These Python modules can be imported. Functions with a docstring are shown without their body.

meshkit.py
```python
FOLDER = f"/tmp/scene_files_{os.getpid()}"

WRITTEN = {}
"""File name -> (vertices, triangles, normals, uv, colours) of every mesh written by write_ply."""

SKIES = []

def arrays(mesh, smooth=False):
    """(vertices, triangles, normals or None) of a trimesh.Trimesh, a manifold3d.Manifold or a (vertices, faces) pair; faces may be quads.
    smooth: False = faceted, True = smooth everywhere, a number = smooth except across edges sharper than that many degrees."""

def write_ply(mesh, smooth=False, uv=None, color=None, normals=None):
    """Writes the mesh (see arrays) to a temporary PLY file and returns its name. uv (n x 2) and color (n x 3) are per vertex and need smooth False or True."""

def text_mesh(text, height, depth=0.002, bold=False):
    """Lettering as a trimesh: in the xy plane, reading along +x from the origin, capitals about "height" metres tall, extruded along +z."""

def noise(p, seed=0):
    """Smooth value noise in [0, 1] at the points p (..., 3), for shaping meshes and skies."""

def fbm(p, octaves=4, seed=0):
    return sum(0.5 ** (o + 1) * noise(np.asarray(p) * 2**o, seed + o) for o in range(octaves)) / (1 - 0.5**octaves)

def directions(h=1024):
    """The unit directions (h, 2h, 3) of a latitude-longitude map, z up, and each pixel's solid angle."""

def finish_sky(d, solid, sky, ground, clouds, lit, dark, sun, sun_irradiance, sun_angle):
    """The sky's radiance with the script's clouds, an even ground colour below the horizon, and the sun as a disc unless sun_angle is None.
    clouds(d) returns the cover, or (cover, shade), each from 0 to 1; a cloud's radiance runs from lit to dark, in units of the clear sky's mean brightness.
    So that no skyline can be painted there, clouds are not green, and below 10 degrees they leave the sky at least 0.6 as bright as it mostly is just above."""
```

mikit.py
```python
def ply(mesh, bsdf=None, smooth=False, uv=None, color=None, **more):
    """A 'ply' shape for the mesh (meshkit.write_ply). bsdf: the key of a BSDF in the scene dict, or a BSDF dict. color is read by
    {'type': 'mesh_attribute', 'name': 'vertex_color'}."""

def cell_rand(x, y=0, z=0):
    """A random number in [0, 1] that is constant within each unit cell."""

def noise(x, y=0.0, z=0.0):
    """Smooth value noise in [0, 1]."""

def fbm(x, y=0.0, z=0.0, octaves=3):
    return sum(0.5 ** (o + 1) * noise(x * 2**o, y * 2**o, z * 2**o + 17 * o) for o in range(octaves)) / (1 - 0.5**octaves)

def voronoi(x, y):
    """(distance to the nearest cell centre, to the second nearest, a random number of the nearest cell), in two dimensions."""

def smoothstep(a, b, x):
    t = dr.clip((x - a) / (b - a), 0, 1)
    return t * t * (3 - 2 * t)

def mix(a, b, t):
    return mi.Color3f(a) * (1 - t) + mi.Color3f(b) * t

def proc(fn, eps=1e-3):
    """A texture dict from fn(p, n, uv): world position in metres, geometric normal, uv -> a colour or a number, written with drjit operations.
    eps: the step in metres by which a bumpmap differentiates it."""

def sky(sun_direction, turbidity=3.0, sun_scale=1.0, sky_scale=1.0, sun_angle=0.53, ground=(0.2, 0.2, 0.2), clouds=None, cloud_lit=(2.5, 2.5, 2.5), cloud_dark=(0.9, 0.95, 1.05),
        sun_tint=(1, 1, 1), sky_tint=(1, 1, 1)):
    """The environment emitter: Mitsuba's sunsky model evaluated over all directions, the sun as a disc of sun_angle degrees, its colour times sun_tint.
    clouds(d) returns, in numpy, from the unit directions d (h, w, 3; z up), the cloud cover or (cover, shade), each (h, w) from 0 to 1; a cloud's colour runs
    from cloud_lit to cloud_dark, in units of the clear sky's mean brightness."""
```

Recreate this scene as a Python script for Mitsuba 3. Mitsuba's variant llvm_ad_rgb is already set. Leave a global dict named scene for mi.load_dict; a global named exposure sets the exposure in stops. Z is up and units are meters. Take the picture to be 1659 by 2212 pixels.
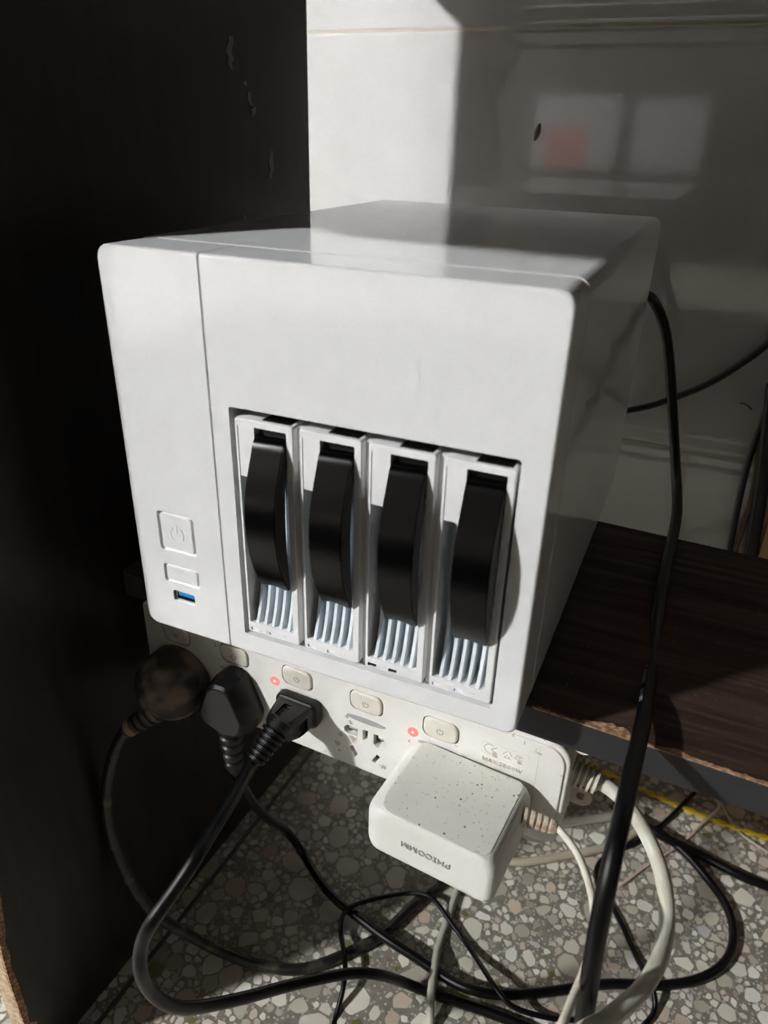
"""A four-bay drive enclosure on the low shelf of a dark desk, a power strip with plugs hanging under the shelf, terrazzo floor."""
import math, random
import numpy as np, trimesh, shapely
import manifold3d as m3
from shapely.geometry import Polygon, LineString, Point, box as sbox
from shapely import affinity
from scipy.interpolate import CubicSpline
from scipy.spatial import Voronoi, cKDTree
import drjit as dr
import mitsuba as mi
import mikit, meshkit
from mikit import proc, noise, fbm, voronoi, smoothstep, mix, cell_rand

T = mi.ScalarTransform4f
FZ = 0.333            # the drafting frame has its zero at the enclosure's lower front left corner, 0.333 m above the floor
scene, labels = {"type": "scene"}, {}

# ---------------------------------------------------------------- camera, light, exposure
CAM = np.array([0.250964, -0.259049, 0.245284])
FWD = np.array([-0.34710411, 0.81890398, -0.45707222])
UP = -np.array([0.20521512, -0.40924063, -0.88904942])
exposure = -1.2
scene["camera"] = {
    "type": "thinlens", "fov": 55.15, "fov_axis": "x", "aperture_radius": 0.0013, "focus_distance": 0.43, "near_clip": 0.01, "far_clip": 50.0,
    "to_world": T().look_at(origin=list(CAM + [0, 0, FZ]), target=list(CAM + FWD + [0, 0, FZ]), up=list(UP)),
}
LAMP = np.array([-2.0, -2.30, 2.133])      # ceiling lamp of the room, behind the camera on the left
LAMP_RADIANCE = 6800.0
ROOM = dict(x0=-3.0, x1=1.9, y0=-3.7, y1=0.395, z1=2.27)

# ---------------------------------------------------------------- helpers
def numbered(key):
    if key not in scene: return key
    n = 1
    while f"{key}_{n:03d}" in scene: n += 1
    return f"{key}_{n:03d}"
TAKEN = set()
def name(base):
    n, key = 0, base
    while key in TAKEN:
        n += 1; key = f"{base}_{n:03d}"
    TAKEN.add(key); return key
def as_tm(mesh):
    if isinstance(mesh, m3.Manifold):
        m = mesh.to_mesh(); return trimesh.Trimesh(np.array(m.vert_properties[:, :3], float), np.array(m.tri_verts), process=False)
    if isinstance(mesh, tuple): return trimesh.Trimesh(np.asarray(mesh[0], float), np.asarray(mesh[1]), process=False)
    return mesh.copy()
A = math.radians(2.5)
DM = np.eye(4); DM[:2, :2] = [[math.cos(A), math.sin(A)], [-math.sin(A), math.cos(A)]]   # the desk stands turned by 2.5 degrees to the enclosure
def dk(p): return (DM[:3, :3] @ np.asarray(p, float))
def shape(mesh, mat, smooth=35, desk=False, color=None, **more):
    t = as_tm(mesh)
    if desk: t.apply_transform(DM)
    t.apply_translation([0, 0, FZ])
    return mikit.ply(t, mat, smooth=smooth, color=color, **more)
def part(parent, base, mesh, mat, smooth=35, desk=False, label=None, **more):
    key = name(f"{parent}__{base}" if parent else base)
    scene[key] = shape(mesh, mat, smooth, desk, **more)
    if label: labels[key] = {"label": label}
    return key
def thing(base, label, cat, group=None):
    key = name(base); labels[key] = {"label": label, "category": cat}
    if group: labels[key]["group"] = group
    return key
def struct(base, mesh, mat, smooth=False, **more):
    key = part(None, base, mesh, mat, smooth, **more); labels[key] = {"kind": "structure"}; return key

def hull(p): return m3.Manifold.hull_points(np.ascontiguousarray(np.asarray(p, float)))
def ball(n=10):
    s = trimesh.creation.icosphere(subdivisions=1 if n < 12 else 2).vertices; return s
def bx(x0, x1, y0, y1, z0, z1): return m3.Manifold.cube([x1 - x0, y1 - y0, z1 - z0]).translate([x0, y0, z0])
def rb(x0, x1, y0, y1, z0, z1, r, n=12):
    s = ball(n) * r
    return hull(np.vstack([s + [x, y, z] for x in (x0 + r, x1 - r) for y in (y0 + r, y1 - r) for z in (z0 + r, z1 - r)]))
def rrect(x0, x1, z0, z1, r, seg=5):
    r = np.broadcast_to(r, 4)                      # radii: lower left, lower right, upper right, upper left
    pts = []
    for (cx, cz, sx, sz, a0), q in zip(((x0, z0, 1, 1, 180), (x1, z0, -1, 1, 270), (x1, z1, -1, -1, 0), (x0, z1, 1, -1, 90)), r):
        for k in range(seg + 1):
            t = math.radians(a0 + 90 * k / seg); pts.append((cx + sx * q + q * math.cos(t), cz + sz * q + q * math.sin(t)))
    return np.array(pts)
def slab(poly, y0, y1, f=0.001, fb=0.0, steps=4, taper=None):
    """A convex outline in x, z drawn out from y0 (front, rounded by f) to y1 (back, rounded by fb)."""
    P = Polygon(poly); pts = []
    def ring(d, y):
        q = P.buffer(-d, join_style="mitre") if d > 1e-9 else P
        c = np.array(q.exterior.coords)[:-1]; pts.append(np.column_stack([c[:, 0], np.full(len(c), y), c[:, 1]]))
    for k in range(steps + 1):
        t = math.pi / 2 * k / steps
        if f > 0: ring(f * (1 - math.sin(t)), y0 + f * (1 - math.cos(t)))
        if fb > 0: ring(fb * (1 - math.sin(t)), y1 - fb * (1 - math.cos(t)))
    if f <= 0: ring(0, y0)
    if fb <= 0: ring(0, y1)
    return hull(np.vstack(pts))
def ex_y(poly, y0, y1):
    """Any polygon in x, z drawn out along y."""
    P = Polygon(poly) if not hasattr(poly, "geom_type") else poly
    out = m3.Manifold()
    for g in getattr(P, "geoms", [P]):
        rings = [np.array(r.coords)[:-1] for r in (shapely.geometry.polygon.orient(g).exterior, *shapely.geometry.polygon.orient(g).interiors)]
        cs = m3.CrossSection([np.ascontiguousarray(r) for r in rings], m3.FillRule.EvenOdd)
        out += m3.Manifold.extrude(cs, y1 - y0).rotate([90, 0, 0]).translate([0, y1, 0])
    return out
def ex_x(poly_yz, x0, x1):
    """A polygon in y, z drawn out along x."""
    cs = m3.CrossSection([np.ascontiguousarray(np.asarray(poly_yz, float))], m3.FillRule.EvenOdd)
    m = m3.Manifold.extrude(cs, x1 - x0)                                    # (y, z, x)
    return m.transform(np.array([[0, 0, 1, x0], [1, 0, 0, 0], [0, 1, 0, 0]], float))
def ex_z(poly, z0, z1):
    P = Polygon(poly) if not hasattr(poly, "geom_type") else poly
    cs = m3.CrossSection([np.ascontiguousarray(np.array(P.exterior.coords)[:-1])], m3.FillRule.EvenOdd)
    return m3.Manifold.extrude(cs, z1 - z0).translate([0, 0, z0])
def frame_of(d):
    d = d / np.linalg.norm(d); a = np.array([0, 0, 1.0]) if abs(d[2]) < 0.9 else np.array([1.0, 0, 0])
    u = np.cross(a, d); u /= np.linalg.norm(u); return u, np.cross(d, u), d
def lathe(profile, p0, p1, seg=24, flat=1.0, up=None):
    """A profile of (t, radius) turned about the line p0 p1, t in units of its length."""
    p0, p1 = np.asarray(p0, float), np.asarray(p1, float); L = p1 - p0
    u, v, w = frame_of(L)
    if up is not None:
        v = np.asarray(up, float) - np.dot(up, w) * w; v /= np.linalg.norm(v); u = np.cross(v, w)
    th = np.arange(seg) / seg * 2 * math.pi; V = []
    for t, r in profile: V.append(p0 + L * t + r * (np.cos(th)[:, None] * u + flat * np.sin(th)[:, None] * v))
    n = len(profile); V = np.vstack(V + [p0 + L * profile[0][0], p0 + L * profile[-1][0]])
    F = []
    i = np.arange(seg); j = (i + 1) % seg
    for k in range(n - 1):
        a, b = k * seg, (k + 1) * seg
        F += [np.stack([a + i, a + j, b + j], 1), np.stack([a + i, b + j, b + i], 1)]
    F += [np.stack([i * 0 + n * seg, j, i], 1), np.stack([i * 0 + n * seg + 1, (n - 1) * seg + i, (n - 1) * seg + j], 1)]
    return trimesh.Trimesh(V, np.vstack(F), process=False)
def spline(pts, step=0.004):
    p = np.asarray(pts, float); t = np.r_[0, np.cumsum(np.linalg.norm(np.diff(p, axis=0), axis=1) ** 0.5)]
    cs = CubicSpline(t, p); n = max(8, int(np.linalg.norm(np.diff(p, axis=0), axis=1).sum() / step))
    return cs(np.linspace(0, t[-1], n))
def tube(pts, r, seg=12, step=0.004, smooth_path=True):
    c = spline(pts, step) if smooth_path else np.asarray(pts, float)
    n = len(c); r = np.broadcast_to(r, n)
    d = np.gradient(c, axis=0); d /= np.linalg.norm(d, axis=1, keepdims=True)
    u, v, _ = frame_of(d[0]); V = []
    th = np.arange(seg) / seg * 2 * math.pi
    for k in range(n):
        u = u - np.dot(u, d[k]) * d[k]; u /= np.linalg.norm(u); v = np.cross(d[k], u)
        V.append(c[k] + r[k] * (np.cos(th)[:, None] * u + np.sin(th)[:, None] * v))
    V = np.vstack(V + [c[0], c[-1]]); i = np.arange(seg); j = (i + 1) % seg; F = []
    for k in range(n - 1):
        a, b = k * seg, (k + 1) * seg
        F += [np.stack([a + i, a + j, b + j], 1), np.stack([a + i, b + j, b + i], 1)]
    F += [np.stack([i * 0 + n * seg, j, i], 1), np.stack([i * 0 + n * seg + 1, (n - 1) * seg + i, (n - 1) * seg + j], 1)]
    return trimesh.Trimesh(V, np.vstack(F), process=False)
def stroke(lines, w):
    return shapely.union_all([LineString(l).buffer(w / 2, quad_segs=3) for l in lines])
def power_glyph(cx, cz, r, w):
    arc = [(cx + r * math.sin(t), cz + r * math.cos(t)) for t in np.linspace(0.65, 2 * math.pi - 0.65, 22)]
    return stroke([arc, [(cx, cz + r * 0.15), (cx, cz + r * 1.25)]], w)
def text_front(s, h, depth, flip=False, bold=False, condense=1.0):
    """Lettering standing in the x, z plane and facing -y, centred on the origin."""
    t = meshkit.text_mesh(s, h, depth, bold=bold); b = t.bounds
    v = t.vertices - [(b[0, 0] + b[1, 0]) / 2, h / 2, 0]; v[:, 0] *= condense
    if flip: v[:, :2] *= -1
    t.vertices = np.column_stack([v[:, 0], -v[:, 2], v[:, 1]]); return t

# ---------------------------------------------------------------- materials
def mat(key, color, rough=0.4, spec=0.5, metal=0.0, bump=None, bump_scale=0.0, **more):
    c = color if isinstance(color, dict) else {"type": "rgb", "value": list(color)}
    b = {"type": "principled", "base_color": c, "roughness": rough, "specular": spec, **more}
    if metal: b["metallic"] = metal
    if bump is not None: b = {"type": "bumpmap", "arbitrary": bump, "scale": bump_scale, "bsdf": b}
    scene[key] = {"type": "twosided", "bsdf": b}
    return key
vertex = {"type": "mesh_attribute", "name": "vertex_color"}
mat("m_white", proc(lambda p, n, uv: mix((0.765, 0.772, 0.775), (0.745, 0.75, 0.748), fbm(p.x * 30, p.y * 30, p.z * 30))), 0.09, 0.5)
mat("m_tray", (0.80, 0.805, 0.81), 0.25, 0.5)
mat("m_vent", (0.70, 0.77, 0.84), 0.4, 0.4)
def gloss(key, color, alpha, ior, texture=None):
    """Lacquered plastic: a dark body under a clear coat whose highlight has no wide haze."""
    scene[key] = {"type": "twosided", "bsdf": {"type": "roughplastic", "distribution": "beckmann", "alpha": alpha, "int_ior": ior, "diffuse_reflectance": texture or {"type": "rgb", "value": list(color)}}}
gloss("m_handle", (0.0009, 0.0009, 0.0010), 0.07, 1.27)
gloss("m_black", (0.003, 0.003, 0.003), 0.15, 1.36)
gloss("m_rubber", (0.0042, 0.0042, 0.0046), 0.20, 1.32)
gloss("m_cable_black", (0.0028, 0.0028, 0.0032), 0.16, 1.27)
mat("m_led_hole", (0.80, 0.88, 0.97), 0.4)
mat("m_usb_blue", (0.02, 0.24, 0.60), 0.4)
mat("m_metal", (0.75, 0.74, 0.70), 0.25, 0.5, 1.0)
def grain(p):
    u = fbm(p.y * 9 + 3 * noise(p.x * 7, p.y * 3, p.z * 5), p.x * 240, p.z * 240, 3)
    return smoothstep(0.25, 0.8, u)
mat("m_shelf", proc(lambda p, n, uv: mix(mix((0.023, 0.0142, 0.011), (0.055, 0.035, 0.026), smoothstep(0.3, 0.75, fbm(p.x * 14 + 2 * noise(p.x * 9, p.y * 9), p.y * 210, p.z * 50))),
    (0.060, 0.047, 0.040), smoothstep(0.72, 0.90, fbm(p.x * 420, p.y * 520, 3)))), 0.55, 0.05)
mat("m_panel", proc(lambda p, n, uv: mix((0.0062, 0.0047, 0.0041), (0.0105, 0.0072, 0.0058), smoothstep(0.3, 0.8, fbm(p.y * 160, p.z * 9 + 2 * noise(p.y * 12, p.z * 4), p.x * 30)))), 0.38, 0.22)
mat("m_edge_band", proc(lambda p, n, uv: mix((0.018, 0.019, 0.0205), (0.026, 0.0265, 0.0275), fbm(p.x * 60, p.y * 60, p.z * 60))), 0.55, 0.2)
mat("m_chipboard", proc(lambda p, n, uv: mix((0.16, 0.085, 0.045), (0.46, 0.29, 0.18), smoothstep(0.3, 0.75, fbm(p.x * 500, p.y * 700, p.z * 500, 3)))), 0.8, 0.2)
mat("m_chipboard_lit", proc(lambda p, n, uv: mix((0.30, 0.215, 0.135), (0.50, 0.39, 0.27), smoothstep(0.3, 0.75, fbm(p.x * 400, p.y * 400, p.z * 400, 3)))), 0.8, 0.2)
mat("m_drip", (0.085, 0.078, 0.070), 0.6)
mat("m_drip_faint", (0.035, 0.030, 0.027), 0.6)
STAINS = [(0.1098, -0.0715, 0.0028), (0.1015, -0.0725, 0.0016), (0.0995, -0.0805, 0.0022), (0.1055, -0.0565, 0.0013), (0.1300, -0.0845, 0.0020), (0.1005, -0.0855, 0.0013), (0.1255, -0.0700, 0.0014), (0.1945, -0.0450, 0.0018), (0.2080, -0.0440, 0.0016), (0.1080, -0.0600, 0.0016)]
ca, sa = math.cos(A), math.sin(A)
def strip_color(p, n, uv):
    x, z = p.x * ca - p.y * sa, p.z - FZ
    c = mix((0.78, 0.765, 0.715), (0.725, 0.70, 0.64), smoothstep(0.35, 0.8, fbm(x * 38, z * 38, p.y * 38)))
    for sx, sz, r in STAINS:
        d = dr.sqrt(dr.square(x - sx) + dr.square(z - sz)) / r + (noise(x * 900, z * 900, 4) - 0.5) * 0.9
        c = mix(c, (0.33, 0.25, 0.16), 0.75 * (1 - smoothstep(0.45, 1.25, d)))
    c = mix(c, (0.30, 0.22, 0.14), 0.6 * smoothstep(0.86, 0.93, noise(x * 330, z * 330, 9)) * smoothstep(0.5, 0.62, noise(x * 40, z * 40, 3)))
    return c
mat("m_strip", proc(strip_color), 0.34, 0.45)
mat("m_button", proc(lambda p, n, uv: mix((0.735, 0.70, 0.62), (0.66, 0.62, 0.53), smoothstep(0.4, 0.75, fbm(p.x * 90, p.y * 90, p.z * 90)))), 0.3, 0.45)
mat("m_groove", (0.46, 0.42, 0.33), 0.6)
mat("m_grey", (0.34, 0.345, 0.355), 0.5)
mat("m_symbol", (0.33, 0.31, 0.27), 0.6)
mat("m_emboss", (0.52, 0.48, 0.40), 0.5)
mat("m_slot", (0.055, 0.05, 0.04), 0.7)
mat("m_tab", (0.50, 0.40, 0.35), 0.45)
def adapter_top(p, n, uv):
    d, e, w = voronoi(p.x * 170, p.y * 170)
    big = fbm(p.x * 45, p.y * 45, 2)
    speck = (1 - smoothstep(0.07, 0.17, d + 0.1 * noise(p.x * 900, p.y * 900))) * smoothstep(0.70, 0.73, w) * smoothstep(0.35, 0.5, big + 0.15)
    fine = smoothstep(0.74, 0.82, fbm(p.x * 600, p.y * 600, 5, 2)) * 0.5
    base = mix((0.60, 0.595, 0.535), (0.66, 0.655, 0.60), fbm(p.x * 60, p.y * 60))
    return mix(mix(base, (0.36, 0.34, 0.29), fine), (0.11, 0.095, 0.075), speck)
mat("m_adapter_top", proc(adapter_top), 0.5, 0.35)
mat("m_adapter", proc(lambda p, n, uv: mix((0.69, 0.68, 0.635), (0.65, 0.635, 0.585), fbm(p.x * 40, p.y * 40, p.z * 40))), 0.33, 0.45)
mat("m_letter", (0.27, 0.27, 0.265), 0.4)
mat("m_red_lens", (0.25, 0.01, 0.008), 0.4)
def cream(p, n, uv): return mix((0.66, 0.615, 0.53), (0.57, 0.51, 0.42), smoothstep(0.35, 0.8, fbm(p.x * 110, p.y * 110, p.z * 110)))
mat("m_cream", proc(cream), 0.42, 0.4)
mat("m_cream_dirty", proc(lambda p, n, uv: mix((0.62, 0.54, 0.44), (0.36, 0.25, 0.17), smoothstep(0.45, 0.8, fbm(p.x * 330, p.y * 330, p.z * 330)))), 0.5, 0.35)
mat("m_strip_cord", proc(lambda p, n, uv: mix((0.67, 0.65, 0.56), (0.56, 0.52, 0.42), smoothstep(0.4, 0.8, fbm(p.x * 70, p.y * 70, p.z * 70)))), 0.38, 0.45)
mat("m_beige", (0.40, 0.36, 0.27), 0.5)
mat("m_beige_grey", (0.36, 0.34, 0.29), 0.5)
mat("m_pink_wire", (0.50, 0.39, 0.32), 0.5)
mat("m_yellow", (0.72, 0.50, 0.02), 0.4)
mat("m_dusty_plug", proc(lambda p, n, uv: mix((0.016, 0.015, 0.014), (0.115, 0.080, 0.056), smoothstep(0.42, 0.70, fbm(p.x * 75, p.y * 75, p.z * 75)))), 0.55, 0.3)
mat("m_dusty_cable", proc(lambda p, n, uv: mix((0.006, 0.0058, 0.0058), (0.040, 0.031, 0.023), smoothstep(0.52, 0.85, fbm(p.x * 120, p.y * 120, p.z * 120)))), 0.36, 0.3)
mat("m_brown_ring", (0.17, 0.11, 0.07), 0.7)
mat("m_plug_grey", (0.034, 0.030, 0.026), 0.5)
mat("m_print", (0.42, 0.48, 0.56), 0.5)
mat("m_wall_brown", (0.10, 0.055, 0.03), 0.5)
mat("m_board", proc(lambda p, n, uv: mix((0.36, 0.17, 0.07), (0.55, 0.32, 0.15), fbm(p.x * 60, p.y * 60, p.z * 14))), 0.6)
def tile_color(p, n, uv):
    w = fbm(p.x * 5, p.z * 5, 1) * 2.4
    vein = dr.abs(noise(p.x * 6 + w * 2, p.z * 3.2 - w, 7) - 0.5)
    c = mix((0.755, 0.752, 0.735), (0.71, 0.70, 0.675), smoothstep(0.35, 0.75, fbm(p.x * 9, p.z * 9, 3)))
    return mix(c, (0.66, 0.64, 0.60), 0.16 * (1 - smoothstep(0.0, 0.03, vein)))
mat("m_tile", proc(tile_color), 0.06, 0.6)
mat("m_grout", proc(lambda p, n, uv: mix((0.42, 0.34, 0.22), (0.62, 0.56, 0.46), smoothstep(0.35, 0.65, noise(p.x * 25, p.z * 8, 2)))), 0.8, 0.2)
mat("m_paint", (0.11, 0.10, 0.088), 0.8, 0.2)
mat("m_left_paint", (0.62, 0.61, 0.59), 0.8, 0.2)
mat("m_ceiling", (0.40, 0.39, 0.37), 0.8, 0.2)
def cement(p, n, uv):
    a = fbm(p.x * 260, p.y * 260, 1, 3)
    d, e, w = voronoi(p.x * 330, p.y * 330)
    c = mix((0.120, 0.107, 0.085), (0.225, 0.205, 0.168), a)
    chip = (1 - smoothstep(0.28, 0.36, d)) * smoothstep(0.45, 0.5, w)
    c = mix(c, mix((0.30, 0.28, 0.24), (0.46, 0.43, 0.38), w), chip)
    d2, e2, w2 = voronoi(p.x * 70, p.y * 70)                                 # beyond the laid stones the pattern goes on as colour only
    far = 1 - dr.select((p.x > -0.17) & (p.x < 0.6) & (p.y > -0.34), 1.0, 0.0)
    return mix(c, mix((0.42, 0.39, 0.33), (0.60, 0.57, 0.50), w2), far * smoothstep(0.06, 0.14, e2 - d2) * 0.85)
mat("m_cement", proc(cement), 0.5, 0.35)
mat("m_chip", {**vertex}, 0.42, 0.4)
mat("m_divider", (0.030, 0.029, 0.027), 0.5)
mat("m_lamp_base", (0.8, 0.8, 0.8), 0.5)
mat("m_mat", (0.016, 0.015, 0.015), 0.9, 0.1)
mat("m_box", (0.56, 0.57, 0.57), 0.6)
mat("m_pink", (0.72, 0.26, 0.25), 0.6)
mat("m_bench", (0.10, 0.075, 0.055), 0.6)
mat("m_cocoon", (0.12, 0.10, 0.06), 0.8)

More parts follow.
